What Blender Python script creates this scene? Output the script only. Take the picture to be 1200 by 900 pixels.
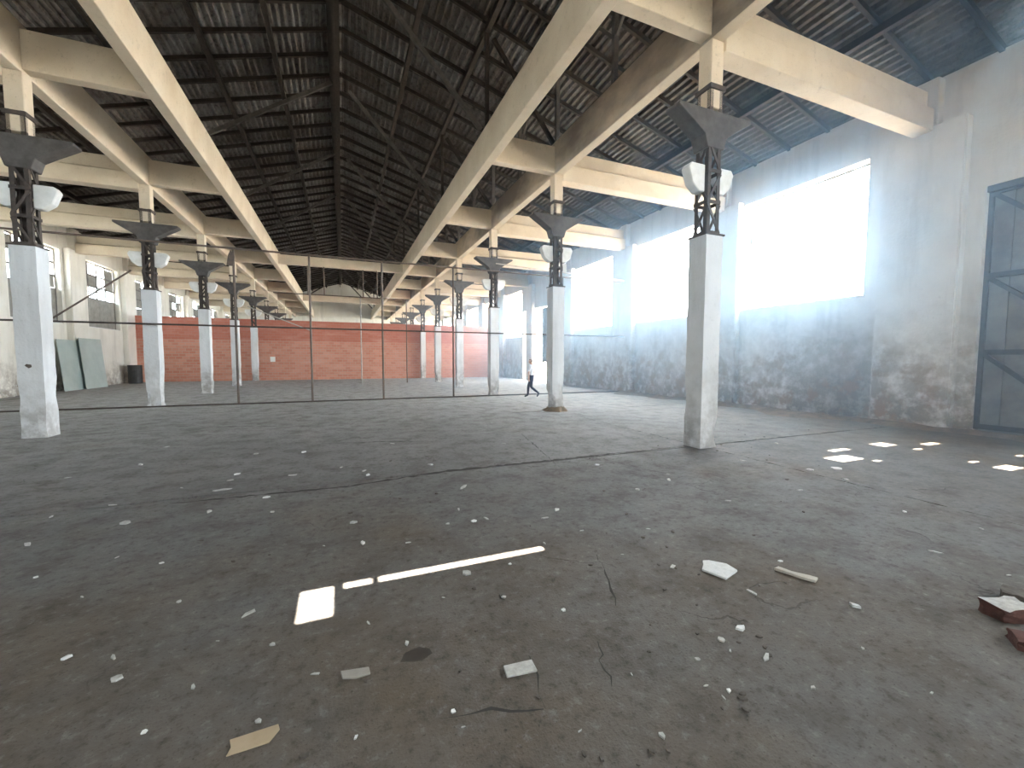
import bpy, bmesh, math, random
from mathutils import Vector, Matrix
for o in list(bpy.data.objects): bpy.data.objects.remove(o)
scn = bpy.context.scene
COL = scn.collection
random.seed(11)

# ------------------------------------------------------------------ camera
cd = bpy.data.cameras.new('camera'); cam = bpy.data.objects.new('camera', cd); COL.objects.link(cam)
cd.sensor_fit = 'HORIZONTAL'; cd.sensor_width = 36.0; cd.lens = 485.08/1200*36.0
cd.clip_start = 0.05; cd.clip_end = 600
YAW, PITCH, ROLL = 0.38842, -0.06102, 0.00254
fw = Vector((math.sin(YAW)*math.cos(PITCH), math.cos(YAW)*math.cos(PITCH), math.sin(PITCH)))
rt = Vector((math.cos(YAW), -math.sin(YAW), 0)); up = rt.cross(fw)
r2 = rt*math.cos(ROLL)+up*math.sin(ROLL); u2 = -rt*math.sin(ROLL)+up*math.cos(ROLL)
M = Matrix((r2, u2, -fw)).transposed().to_4x4(); M.translation = (0, 0, 1.70)
cam.matrix_world = M
scn.camera = cam

# ------------------------------------------------------------------ sky, sun, exposure
SKY_STRENGTH = 1.15
SUN_STRENGTH = 4.0
EXPOSURE = 4.95
w = bpy.data.worlds.new('sky'); scn.world = w; w.use_nodes = True
bg = w.node_tree.nodes['Background']; bg.inputs[0].default_value = (0.80, 0.91, 1.0, 1); bg.inputs[1].default_value = SKY_STRENGTH
SUNK = -0.3                                           # metres of +Y per metre of height: the sun stands high, over the back of the hall
sl = bpy.data.lights.new('sun', 'SUN'); sl.energy = SUN_STRENGTH; sl.angle = 0.003; sl.color = (1.0, 0.95, 0.86)
so = bpy.data.objects.new('sun', sl); COL.objects.link(so)
so.rotation_euler = Vector((0, -SUNK, -1)).to_track_quat('-Z', 'Y').to_euler()
scn.view_settings.view_transform = 'Standard'; scn.view_settings.look = 'None'
scn.view_settings.exposure = EXPOSURE; scn.view_settings.gamma = 1.0; scn.view_settings.use_curve_mapping = False
scn.cycles.max_bounces = 8; scn.cycles.diffuse_bounces = 6; scn.cycles.glossy_bounces = 2; scn.cycles.volume_step_rate = 2.5

# ------------------------------------------------------------------ dimensions of the hall (metres)
S = 6.0; Y1 = 6.04                                    # column bay and first column line
XL, XR = -6.05, 6.45                                  # the two rows of columns
CX = 0.2                                              # centre line
WR, WL = 13.85, -13.45                                # inner faces of the window walls
TH = 0.45
YB, YF = -5.96, 66.04                                 # ends of the hall
RIDGE, SLOPE = 12.7, 0.294
ZB0, ZB1 = 7.5, 8.5                                   # beams
def roofz(x): return RIDGE-SLOPE*abs(x-CX)
def line(k): return Y1+S*k

# ------------------------------------------------------------------ mesh helpers
class MB:
    def __init__(s): s.v = []; s.f = []; s.mi = []
    def add(s, vs, fs, m=0):
        n = len(s.v); s.v += [tuple(v) for v in vs]; s.f += [tuple(i+n for i in f) for f in fs]; s.mi += [m]*len(fs); return s
    def box(s, x0, x1, y0, y1, z0, z1, m=0):
        return s.add([(x0,y0,z0),(x1,y0,z0),(x1,y1,z0),(x0,y1,z0),(x0,y0,z1),(x1,y0,z1),(x1,y1,z1),(x0,y1,z1)],
                     [(0,3,2,1),(4,5,6,7),(0,1,5,4),(1,2,6,5),(2,3,7,6),(3,0,4,7)], m)
    def bar(s, p, q, a, b=None, m=0):
        p, q = Vector(p), Vector(q); d = (q-p).normalized(); b = b or a
        t = Vector((0,0,1)) if abs(d.z) < 0.95 else Vector((0,1,0))
        u = d.cross(t).normalized(); v = u.cross(d).normalized(); vs = []
        for c in (p, q):
            for i, j in ((-1,-1),(1,-1),(1,1),(-1,1)): vs.append(c+u*(i*a/2)+v*(j*b/2))
        return s.add(vs, [(3,2,1,0),(4,5,6,7),(0,1,5,4),(1,2,6,5),(2,3,7,6),(3,0,4,7)], m)
    def tube(s, p, q, r, n=8, r2=None, m=0):
        p, q = Vector(p), Vector(q); d = (q-p).normalized(); r2 = r if r2 is None else r2
        t = Vector((0,0,1)) if abs(d.z) < 0.95 else Vector((0,1,0))
        u = d.cross(t).normalized(); v = u.cross(d).normalized(); vs = []
        for c, rr in ((p, r), (q, r2)):
            for i in range(n): vs.append(c+u*(rr*math.cos(2*math.pi*i/n))+v*(rr*math.sin(2*math.pi*i/n)))
        fs = [(i, (i+1)%n, n+(i+1)%n, n+i) for i in range(n)]+[tuple(range(n-1,-1,-1)), tuple(range(n, 2*n))]
        return s.add(vs, fs, m)
    def prism_y(s, poly, y0, y1, m=0):                 # polygon in XZ, extruded along Y
        n = len(poly); vs = [(x,y0,z) for x,z in poly]+[(x,y1,z) for x,z in poly]
        fs = [tuple(range(n)), tuple(range(2*n-1,n-1,-1))]+[(i, i+n, (i+1)%n+n, (i+1)%n) for i in range(n)]
        return s.add(vs, fs, m)
    def prism_x(s, poly, x0, x1, m=0):                 # polygon in YZ, extruded along X
        n = len(poly); vs = [(x0,y,z) for y,z in poly]+[(x1,y,z) for y,z in poly]
        fs = [tuple(range(n)), tuple(range(2*n-1,n-1,-1))]+[(i, i+n, (i+1)%n+n, (i+1)%n) for i in range(n)]
        return s.add(vs, fs, m)
    def prism_z(s, poly, z0, z1, m=0):
        n = len(poly); vs = [(x,y,z0) for x,y in poly]+[(x,y,z1) for x,y in poly]
        fs = [tuple(range(n-1,-1,-1)), tuple(range(n,2*n))]+[(i, (i+1)%n, (i+1)%n+n, i+n) for i in range(n)]
        return s.add(vs, fs, m)
    def mesh(s, name, mats, bevel=0, seg=1, smooth=False):
        me = bpy.data.meshes.new(name); me.from_pydata(s.v, [], s.f)
        for i, p in enumerate(me.polygons): p.material_index = s.mi[i]
        bm = bmesh.new(); bm.from_mesh(me)
        bmesh.ops.recalc_face_normals(bm, faces=bm.faces)
        if bevel:
            bmesh.ops.bevel(bm, geom=list(bm.edges), offset=bevel, segments=seg, affect='EDGES', clamp_overlap=True)
        bm.to_mesh(me); bm.free()
        for m in (mats if isinstance(mats, (list, tuple)) else [mats]): me.materials.append(m)
        if smooth:
            for p in me.polygons: p.use_smooth = True
        return me
    def obj(s, name, mats, parent=None, **k): return link(name, s.mesh(name, mats, **k), parent)
def link(name, me, parent=None, loc=None):
    o = bpy.data.objects.new(name, me); COL.objects.link(o)
    if parent: o.parent = parent
    if loc: o.location = loc
    return o
def empty(name, loc=(0,0,0), rz=0):
    o = bpy.data.objects.new(name, None); COL.objects.link(o); o.location = loc; o.rotation_euler = (0,0,rz); o.empty_display_size = 0.2
    return o
def tag(o, label=None, cat=None, group=None, kind=None):
    if label: o['label'] = label
    if cat: o['category'] = cat
    if group: o['group'] = group
    if kind: o['kind'] = kind
    return o
def copy_tree(o, parent=None):
    c = o.copy(); COL.objects.link(c); c.parent = parent
    for ch in list(o.children): copy_tree(ch, c)
    return c
def shift(me, dx=0, dy=0, dz=0):
    me.transform(Matrix.Translation((dx,dy,dz))); return me

# ------------------------------------------------------------------ materials
class NT:
    def __init__(s, name):
        s.m = bpy.data.materials.new(name); s.m.use_nodes = True; s.t = s.m.node_tree; s.n = s.t.nodes; s.l = s.t.links
        s.b = s.n['Principled BSDF']; g = s.n.new('ShaderNodeNewGeometry'); s.pos = g.outputs['Position']; s.geo = g
        s.sep = None
    def xyz(s):
        if not s.sep:
            s.sep = s.n.new('ShaderNodeSeparateXYZ'); s.l.new(s.pos, s.sep.inputs[0])
        return s.sep.outputs
    def scale(s, v):
        m = s.n.new('ShaderNodeMapping'); m.inputs['Scale'].default_value = v; s.l.new(s.pos, m.inputs['Vector']); return m.outputs[0]
    def noise(s, sc, det=4, rough=0.55, vec=None, dist=0):
        n = s.n.new('ShaderNodeTexNoise'); n.inputs['Scale'].default_value = sc; n.inputs['Detail'].default_value = det
        n.inputs['Roughness'].default_value = rough; n.inputs['Distortion'].default_value = dist
        s.l.new(vec or s.pos, n.inputs['Vector']); return n.outputs['Fac']
    def ramp(s, fac, a, b, lo=0.0, hi=1.0):
        r = s.n.new('ShaderNodeMapRange'); r.inputs[1].default_value = a; r.inputs[2].default_value = b
        r.inputs[3].default_value = lo; r.inputs[4].default_value = hi; s.l.new(fac, r.inputs[0]); return r.outputs[0]
    def math(s, op, a, b=None):
        m = s.n.new('ShaderNodeMath'); m.operation = op
        for i, v in enumerate((a, b)):
            if v is None: continue
            if isinstance(v, (int, float)): m.inputs[i].default_value = v
            else: s.l.new(v, m.inputs[i])
        return m.outputs[0]
    def mix(s, fac, a, b, mode='MIX'):
        m = s.n.new('ShaderNodeMix'); m.data_type = 'RGBA'; m.blend_type = mode
        for i, v in ((0, fac), (6, a), (7, b)):
            if isinstance(v, (int, float)): m.inputs[i].default_value = v
            elif isinstance(v, (tuple, list)): m.inputs[i].default_value = (*v, 1)
            else: s.l.new(v, m.inputs[i])
        return m.outputs[2]
    def bump(s, h, strength=0.3, dist=0.02):
        b = s.n.new('ShaderNodeBump'); b.inputs['Strength'].default_value = strength; b.inputs['Distance'].default_value = dist
        s.l.new(h, b.inputs['Height']); s.l.new(b.outputs[0], s.b.inputs['Normal'])
    def out(s, col, rough=0.85, spec=0.3, metal=0.0):
        if isinstance(col, (tuple, list)): s.b.inputs['Base Color'].default_value = (*col, 1)
        else: s.l.new(col, s.b.inputs['Base Color'])
        if isinstance(rough, (int, float)): s.b.inputs['Roughness'].default_value = rough
        else: s.l.new(rough, s.b.inputs['Roughness'])
        s.b.inputs['Specular IOR Level'].default_value = spec; s.b.inputs['Metallic'].default_value = metal
        return s.m

def mat_floor():
    t = NT('dusty_concrete')
    n1 = t.noise(0.35, 5, 0.6); n2 = t.noise(2.3, 6, 0.65); n3 = t.noise(14, 5, 0.7); n4 = t.noise(60, 3, 0.6)
    fx, fy, fz = t.xyz()
    soil = t.math('ADD', t.math('MAXIMUM', t.math('MULTIPLY', t.ramp(fy, 7.0, 0.5), t.ramp(fx, 5.5, -3.0, 0.35, 1.0)), t.math('MULTIPLY', t.ramp(fx, 8.5, 12.5), t.ramp(fy, 14.0, 5.0))), t.ramp(n1, 0.3, 0.7, -0.45, 0.45))
    painted_light = t.mix(t.ramp(t.math('ADD', fy, t.math('MULTIPLY', t.math('SUBTRACT', n1, 0.5), 12.0)), 5.0, 19.0), (0.122, 0.117, 0.113), (0.36, 0.354, 0.345))  # base tone pales down the hall: light falloff painted into the floor colour
    c = t.mix(t.ramp(soil, 0.20, 0.85), painted_light, (0.100, 0.073, 0.047))
    c = t.mix(t.ramp(n2, 0.47, 0.72, 0, 0.62), c, (0.062, 0.052, 0.043))
    c = t.mix(t.ramp(n3, 0.53, 0.68, 0, 0.75), c, (0.048, 0.040, 0.033))
    c = t.mix(t.ramp(n3, 0.44, 0.25, 0, 0.45), c, (0.26, 0.25, 0.235))
    c = t.mix(t.ramp(n4, 0.60, 0.72, 0, 0.8), c, (0.035, 0.029, 0.024))
    # cracks in the screed
    d = t.n.new('ShaderNodeVectorMath'); d.operation = 'ADD'
    nz = t.n.new('ShaderNodeTexNoise'); nz.inputs['Scale'].default_value = 1.3; nz.inputs['Detail'].default_value = 5
    t.l.new(t.pos, nz.inputs['Vector'])
    sc = t.n.new('ShaderNodeVectorMath'); sc.operation = 'SCALE'; sc.inputs['Scale'].default_value = 1.2; t.l.new(nz.outputs['Color'], sc.inputs[0])
    t.l.new(t.pos, d.inputs[0]); t.l.new(sc.outputs[0], d.inputs[1])
    v = t.n.new('ShaderNodeTexVoronoi'); v.feature = 'DISTANCE_TO_EDGE'; v.inputs['Scale'].default_value = 0.42; t.l.new(d.outputs[0], v.inputs['Vector'])
    crack = t.math('MULTIPLY', t.ramp(v.outputs['Distance'], 0.002, 0.005, 1, 0), t.ramp(t.noise(0.8, 2), 0.54, 0.62))
    c = t.mix(t.math('MULTIPLY', crack, 0.5), c, (0.035, 0.03, 0.027))
    h = t.math('ADD', t.math('MULTIPLY', n3, 0.5), t.math('ADD', n4, t.math('MULTIPLY', crack, -1.5)))
    t.bump(h, 0.45, 0.012)
    return t.out(c, t.ramp(n2, 0.3, 0.7, 0.68, 0.92), 0.25)
def mat_plaster(name, base, base2, dirt, dirt_h, brick=None, stain=False):
    t = NT(name); z = t.xyz()[2]
    n1 = t.noise(0.8, 5, 0.6); n2 = t.noise(3.5, 6, 0.65); n3 = t.noise(20, 4)
    st = t.noise(1.0, 4, 0.6, t.scale((2.2, 2.2, 0.25)))
    c = t.mix(t.ramp(n1, 0.35, 0.7), base, base2)
    c = t.mix(t.ramp(st, 0.52, 0.78, 0, 0.5), c, tuple(x*0.62 for x in base2))
    hh = t.math('ADD', z, t.math('MULTIPLY', t.math('SUBTRACT', n1, 0.5), -3.2))
    dm = t.math('MULTIPLY', t.ramp(hh, dirt_h, 0.1, 0, 1), t.ramp(n2, 0.34, 0.56))
    c = t.mix(dm, c, dirt)
    if stain:
        yy = t.xyz()[1]; wv = t.math('MULTIPLY', t.math('SUBTRACT', t.noise(1.7, 5, 0.6), 0.5), 1.5)
        bx_ = t.math('MULTIPLY', t.ramp(t.math('ADD', yy, wv), 9.6, 8.0), t.ramp(t.math('ADD', yy, 0), 6.98, 7.02))
        c = t.mix(t.math('MULTIPLY', t.math('MULTIPLY', bx_, t.ramp(t.math('ADD', z, wv), 3.3, 1.2)), 0.55), c, (0.14, 0.125, 0.115))
    if brick:
        c = t.mix(t.math('MULTIPLY', t.ramp(hh, dirt_h*0.7, 0, 0, 1), t.ramp(t.noise(1.6, 5, 0.6), 0.52, 0.6)), c, brick)
    c = t.mix(t.ramp(n3, 0.62, 0.75, 0, 0.35), c, tuple(x*0.5 for x in base2))
    t.bump(t.math('ADD', n3, t.math('MULTIPLY', n2, 1.5)), 0.35, 0.02)
    return t.out(c, 0.9, 0.2)
def mat_beam(name='cream_painted_concrete', soot_shade=0.0):
    t = NT(name)
    n1 = t.noise(0.9, 5, 0.6); n2 = t.noise(6, 6, 0.7); n3 = t.noise(30, 3)
    c = t.mix(t.ramp(n1, 0.35, 0.7), (0.72, 0.64, 0.52), (0.62, 0.53, 0.41))
    c = t.mix(t.ramp(n2, 0.58, 0.76, 0, 0.55), c, (0.34, 0.29, 0.22))
    c = t.mix(t.ramp(n3, 0.64, 0.74, 0, 0.4), c, (0.22, 0.18, 0.14))
    if soot_shade: c = t.mix(t.ramp(t.noise(0.45, 5, 0.6, t.scale((1, 0.5, 1))), 0.36, 0.56, 0, soot_shade), c, (0.15, 0.13, 0.115))  # soot blotches that also carry the shade of the beam's sides
    t.bump(n2, 0.3, 0.02)
    return t.out(c, 0.88, 0.2)
def mat_simple(name, a, b, rough=0.8, spec=0.3, metal=0.0, sc=5, bump=0.2):
    t = NT(name); n = t.noise(sc, 5, 0.62)
    c = t.mix(t.ramp(n, 0.36, 0.68), a, b)
    if bump: t.bump(n, bump, 0.01)
    return t.out(c, rough, spec, metal)
def mat_brick():
    t = NT('red_brickwork'); x, y, z = t.xyz()
    cb = t.n.new('ShaderNodeCombineXYZ'); t.l.new(x, cb.inputs[0]); t.l.new(z, cb.inputs[1])
    b = t.n.new('ShaderNodeTexBrick'); t.l.new(cb.outputs[0], b.inputs['Vector'])
    b.inputs['Scale'].default_value = 1.0; b.inputs['Brick Width'].default_value = 0.40; b.inputs['Row Height'].default_value = 0.20
    b.inputs['Mortar Size'].default_value = 0.014; b.inputs['Color1'].default_value = (0.52, 0.215, 0.15, 1)
    b.inputs['Color2'].default_value = (0.60, 0.29, 0.215, 1); b.inputs['Mortar'].default_value = (0.50, 0.36, 0.30, 1)
    up_ = t.ramp(z, 3.02, 3.06)
    n = t.noise(1.2, 5, 0.6, t.scale((0.5, 0.5, 2.0)))
    c = t.mix(t.math('MULTIPLY', up_, 0.6), b.outputs['Color'], (0.44, 0.135, 0.095))
    c = t.mix(t.ramp(n, 0.5, 0.8, 0, 0.5), c, (0.64, 0.41, 0.33))
    t.bump(b.outputs['Fac'], -0.5, 0.01)
    return t.out(c, 0.9, 0.2)
def mat_sheet():
    t = NT('weathered_roof_sheet')
    oi = t.n.new('ShaderNodeObjectInfo')
    n1 = t.noise(0.7, 4, 0.6); n2 = t.noise(5, 5, 0.7)
    c = t.mix(t.ramp(n1, 0.3, 0.7), (0.25, 0.24, 0.23), (0.11, 0.088, 0.07))
    c = t.mix(t.ramp(n2, 0.48, 0.72, 0, 0.8), c, (0.022, 0.018, 0.015))
    c = t.mix(t.ramp(oi.outputs['Random'], 0, 1, 0.0, 0.5), c, (0.04, 0.03, 0.024))
    return t.out(c, 0.9, 0.15)
def mat_glass(name, col, rough, alpha_mix):
    t = NT(name); t.b.inputs['Base Color'].default_value = (*col, 1); t.b.inputs['Roughness'].default_value = rough
    t.b.inputs['Transmission Weight'].default_value = alpha_mix; t.b.inputs['IOR'].default_value = 1.45
    return t.m

FLOOR = mat_floor()
SUB = mat_simple('dark_subgrade', (0.03,0.027,0.024), (0.05,0.045,0.04), 0.95)
WALLR = mat_plaster('window_wall_plaster', (0.68,0.665,0.63), (0.58,0.56,0.52), (0.25,0.215,0.185), 3.3, (0.30,0.21,0.15), True)
WALLL = mat_plaster('cream_wall_plaster', (0.84,0.815,0.75), (0.74,0.71,0.63), (0.33,0.29,0.25), 1.4)
PLINTH = mat_plaster('whitewashed_plaster', (0.70,0.71,0.72), (0.60,0.60,0.60), (0.34,0.325,0.31), 1.5)
BEAM = mat_beam(); SOOTSHADEBEAM = mat_beam('sooty_shaded_concrete', 0.8)
STEEL = mat_simple('rusted_steel', (0.085,0.066,0.055), (0.05,0.042,0.038), 0.7, 0.35, 0.0, 9)
STEELG = mat_simple('grey_steel_plate', (0.11,0.102,0.098), (0.065,0.058,0.055), 0.65, 0.4, 0.0, 5)
PIPE = mat_simple('thin_brown_pipe', (0.16,0.115,0.09), (0.10,0.085,0.075), 0.65, 0.35, 0.0, 7)
PALEPIPE = mat_simple('pale_flaking_pipe', (0.50,0.48,0.44), (0.36,0.34,0.31), 0.7, 0.3, 0.0, 7)
WOOD = mat_simple('smoke_darkened_timber', (0.040,0.031,0.025), (0.022,0.018,0.015), 0.85, 0.2, 0.0, 6)
GREYWOOD = mat_simple('pale_grey_timber', (0.11,0.10,0.09), (0.07,0.063,0.056), 0.85, 0.2, 0.0, 6)
SHEET = mat_sheet()
BRICK = mat_brick()
WHITE = mat_simple('white_limewash', (0.78,0.78,0.76), (0.66,0.66,0.63), 0.8, 0.25, 0.0, 6)
CHIP = mat_simple('pale_plaster_chip', (0.46,0.45,0.425), (0.32,0.31,0.29), 0.9, 0.2, 0.0, 30)
CHIPW = mat_simple('white_plaster_chip', (0.68,0.68,0.67), (0.56,0.56,0.54), 0.8, 0.2, 0.0, 30)
DARKCHIP = mat_simple('dark_rubble', (0.12,0.105,0.09), (0.07,0.06,0.052), 0.95, 0.2, 0.0, 25)
CARD = mat_simple('brown_cardboard', (0.40,0.31,0.21), (0.34,0.26,0.17), 0.85, 0.2, 0.0, 8)
REDB = mat_simple('broken_red_brick', (0.12,0.055,0.045), (0.07,0.036,0.03), 0.95, 0.2, 0.0, 18)
DIRT = mat_simple('brown_dirt', (0.22,0.165,0.115), (0.12,0.095,0.072), 0.95, 0.15, 0.0, 4, 0.6)
FRAME = mat_simple('weathered_window_steel', (0.22,0.20,0.18), (0.13,0.12,0.11), 0.7, 0.3)
BOARD = mat_simple('grey_infill_board', (0.33,0.32,0.29), (0.24,0.23,0.21), 0.85, 0.2, 0.0, 3)
GLASS = mat_glass('dusty_window_glass', (0.55,0.59,0.57), 0.12, 1.0)
TEAL = mat_simple('greenish_glass_sheet', (0.46,0.55,0.53), (0.40,0.49,0.47), 0.12, 0.6, 0.0, 1.5, 0)
GATE = mat_simple('grey_gate_sheet', (0.23,0.225,0.22), (0.14,0.13,0.125), 0.8, 0.3, 0.0, 2)
BLACK = mat_simple('black_plastic', (0.03,0.03,0.03), (0.045,0.045,0.045), 0.5, 0.4)
GROUND = mat_simple('pale_dry_ground', (0.42,0.38,0.32), (0.34,0.31,0.26), 0.95, 0.2, 0.0, 0.4)
PAPER = mat_simple('white_paper', (0.85,0.85,0.83), (0.78,0.78,0.76), 0.8, 0.2)

# ------------------------------------------------------------------ ground outside and floor
tag(MB().box(-160,160,-120,240,-0.5,-0.2).obj('ground', GROUND), kind='structure')
fl = MB().box(WL-TH, WR+TH, YB-0.4, YF+0.4, -0.2, -0.06).obj('floor', SUB); tag(fl, kind='structure')
def wob(a, b, n, amp):
    return [(a[0]+(b[0]-a[0])*i/n+random.uniform(-amp,amp), a[1]+(b[1]-a[1])*i/n+random.uniform(-amp,amp)) for i in range(n)]
xs = [WL-TH, XL, XR, WR+TH]; ys = [YB-0.4]+[line(k) for k in range(-1, 10)]+[YF+0.4]
for i in range(len(xs)-1):
    for j in range(len(ys)-1):
        x0, x1, y0, y1 = xs[i]+.008, xs[i+1]-.008, ys[j]+.014, ys[j+1]-.014
        n = 70 if ys[j] < 13 else 8; am = 0.014
        from mathutils import noise as nz_
        poly = wob((x0,y0),(x1,y0),n,am)+wob((x1,y0),(x1,y1),n,am)+wob((x1,y1),(x0,y1),n,am)+wob((x0,y1),(x0,y0),n,am)
        if abs(y0-line(0)) < .1: poly = [(px, py+(.07*max(0, nz_.noise(Vector((px*.9,3.1,0)))+.25)+.03*abs(nz_.noise(Vector((px*6,1.7,0)))) if py < y0+.1 else 0)) for px, py in poly]
        MB().prism_z(poly, -0.06, 0.0).obj('slab', FLOOR, fl)
def crack(pts, wd, seed):                             # broken-out crack: shallow dark groove fill, uneven in width
    rd_ = random.Random(seed); L_ = []; R_ = []
    fine = []
    for (a, b) in zip(pts, pts[1:]):
        n_ = max(2, int(math.dist(a, b)/.07))
        for i in range(n_): fine.append((a[0]+(b[0]-a[0])*i/n_+rd_.uniform(-.018,.018), a[1]+(b[1]-a[1])*i/n_+rd_.uniform(-.018,.018)))
    fine.append(pts[-1])
    for i, p in enumerate(fine):
        q = fine[min(i+1, len(fine)-1)]; o_ = fine[max(i-1, 0)]; d = Vector((q[0]-o_[0], q[1]-o_[1])).normalized(); h = wd*rd_.uniform(.1,1)*(.3+.7*math.sin(math.pi*i/(len(fine)-1)))/2
        L_.append((p[0]-d.y*h, p[1]+d.x*h, .0008)); R_.append((p[0]+d.y*h, p[1]-d.x*h, .0008))
    n_ = len(fine); MB().add(L_+R_, [(i, i+n_, i+n_+1, i+1) for i in range(n_-1)]).obj('crack', SUB, fl)
crack([(3.8,8.9),(3.45,7.2),(3.09,5.53)], .03, 1); crack([(2.0,2.95),(1.96,2.82),(1.82,2.5),(1.71,2.28)], .03, 2)
crack([(1.40,2.02),(1.35,1.93),(1.30,1.82),(1.26,1.70)], .016, 3); crack([(.40,1.86),(.62,1.80),(.87,1.71)], .022, 4); crack([(.95,2.06),(.93,1.9),(.88,1.71)], .012, 5)
crack([(-.3,8.95),(.8,8.75),(1.9,8.35)], .07, 6); crack([(-4.7,12.9),(-2.6,12.1),(-.45,11.3)], .05, 7)
crack([(-1.9,5.90),(-.8,5.86),(0,5.82),(.7,5.96),(1.4,6.08),(2.2,6.1),(3.1,6.08),(4.6,6.12),(6.1,6.13)], .13, 8)
rs_ = random.Random(4)
MB().prism_z([(.36+.085*math.cos(a*.45)*rs_.uniform(.7,1.1)*1.2, 2.32+.06*math.sin(a*.45)*rs_.uniform(.7,1.1)) for a in range(14)], 0, .0008).obj('oil_stain', mat_simple('dark_oil_stain', (.035,.026,.02), (.05,.04,.032), .6), fl)

# ------------------------------------------------------------------ window walls
RB = {}                                               # openings of the window wall bay by bay: (y0, y1, z0, z1)
for k in range(-2, 10):
    y = line(k); RB[k] = [(y+1.26, y+5.16, 3.5, 7.35)]
RB[-1] = [(line(-1)+0.9, line(-1)+4.9, 0.0, 5.7)]
RB[3] = [(25.2, 29.2, 0.0, 5.6)]
RB[4] = [(30.45, 31.5, 0.0, 5.55), (31.72, 35.6, 3.5, 7.35)]
LB = {k: [(line(k)+1.0, line(k)+5.0, 3.45, 7.3)] for k in range(0, 10)}
LB[-2] = []; LB[-1] = []
def wall(name, xin, side, bays, mat, pier_w, pier_d):
    w = MB(); x0, x1 = sorted((xin, xin+side*TH))
    for k, ops in bays.items():
        ya, yb = line(k), line(k+1); y = ya
        for (a, b, z0, z1) in sorted(ops):
            w.box(x0, x1, y, a, 0, roofz(xin+side*TH)+0.1)
            if z0 > 0: w.box(x0, x1, a, b, 0, z0)
            w.box(x0, x1, a, b, z1, roofz(xin+side*TH)+0.1); y = b
        w.box(x0, x1, y, yb, 0, roofz(xin+side*TH)+0.1)
    o = w.obj(name, mat); tag(o, kind='structure')
    for k in range(-1, 10):
        y = line(k); a, b = sorted((xin-side*pier_d, xin))
        ya, yb = (29.2, 30.28) if (side > 0 and k == 4) else (y-pier_w/2, y+pier_w/2)
        MB().box(a, b, ya, yb, 0, 7.45).obj('pier', mat, o, bevel=0.03, seg=2)
        MB().box(a, b, y-0.26, y+0.26, 7.45, roofz(xin)-0.1).obj('pier_head', mat, o, bevel=0.02)
    return o
wall_r = wall('wall_right', WR, 1, RB, WALLR, 1.62, 0.28)
wall_l = wall('wall_left', WL, -1, LB, WALLL, 1.5, 0.28)
# end walls: the back one, behind the camera, has three high window openings
GP = [(WL-TH,0),(WR+TH,0),(WR+TH,roofz(WR+TH)+.16),(CX,RIDGE+.16),(WL-TH,roofz(WL-TH)+.16)]
tag(MB().prism_y(GP, YF, YF+.4).obj('wall_front', WALLL), kind='structure')
BO = [(-10.4,-8.2), (-2.2,0.4), (7.4,9.6)]; bz0, bz1 = 4.3, 6.4
m = MB(); xx = WL-TH
for (p, q) in BO+[(WR+TH, None)]: m.box(xx, p, YB-.4, YB, bz0, bz1); xx = q
m.box(WL-TH, WR+TH, YB-.4, YB, 0, bz0)
m.prism_y([(WL-TH,bz1),(WR+TH,bz1)]+GP[2:], YB-.4, YB)
tag(m.obj('wall_back', WALLL), kind='structure')

# windows
nwin = 0
def portal(x, y0, y1, z0, z1, side):
    l = bpy.data.lights.new('daylight_portal', 'AREA'); l.shape = 'RECTANGLE'; l.size = y1-y0; l.size_y = z1-z0
    l.cycles.is_portal = True
    o = bpy.data.objects.new('daylight_portal', l); COL.objects.link(o); o.location = (x, (y0+y1)/2, (z0+z1)/2)
    o.matrix_world = Matrix(((0,0,side,x),(1,0,0,(y0+y1)/2),(0,side,0,(z0+z1)/2),(0,0,0,1)))
    return o
for (p, q) in BO:
    l = bpy.data.lights.new('daylight_portal', 'AREA'); l.shape = 'RECTANGLE'; l.size = q-p; l.size_y = bz1-bz0; l.cycles.is_portal = True
    o = bpy.data.objects.new('daylight_portal', l); COL.objects.link(o); o.location = ((p+q)/2, YB-.36, (bz0+bz1)/2); o.rotation_euler = (math.pi/2, 0, 0)
for k in range(-2, 10):
    for (a, b, z0, z1) in RB[k]:
        portal(WR+TH*0.9, a, b, z0, z1, 1)
        if z0 == 0: continue
        nwin += 1; x = WR+TH-0.08
        r = empty('window_%d' % nwin, (x, (a+b)/2, z0)); tag(r, kind='structure')
        f = MB(); h = z1-z0; hw = (b-a)/2; t = .05
        for (p, q, c, d) in ((-hw,hw,0,t),(-hw,hw,h-t,h),(-hw,-hw+t,t,h-t),(hw-t,hw,t,h-t)): f.box(-.03,.03,p,q,c,d)
        f.obj('window_frame', FRAME, r)
        MB().box(-TH+0.02, .06, -hw+.01, hw-.01, 0.002, .05).obj('window_sill', WHITE, r)
frame_me = mun_v = None
pane_me = None
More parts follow.
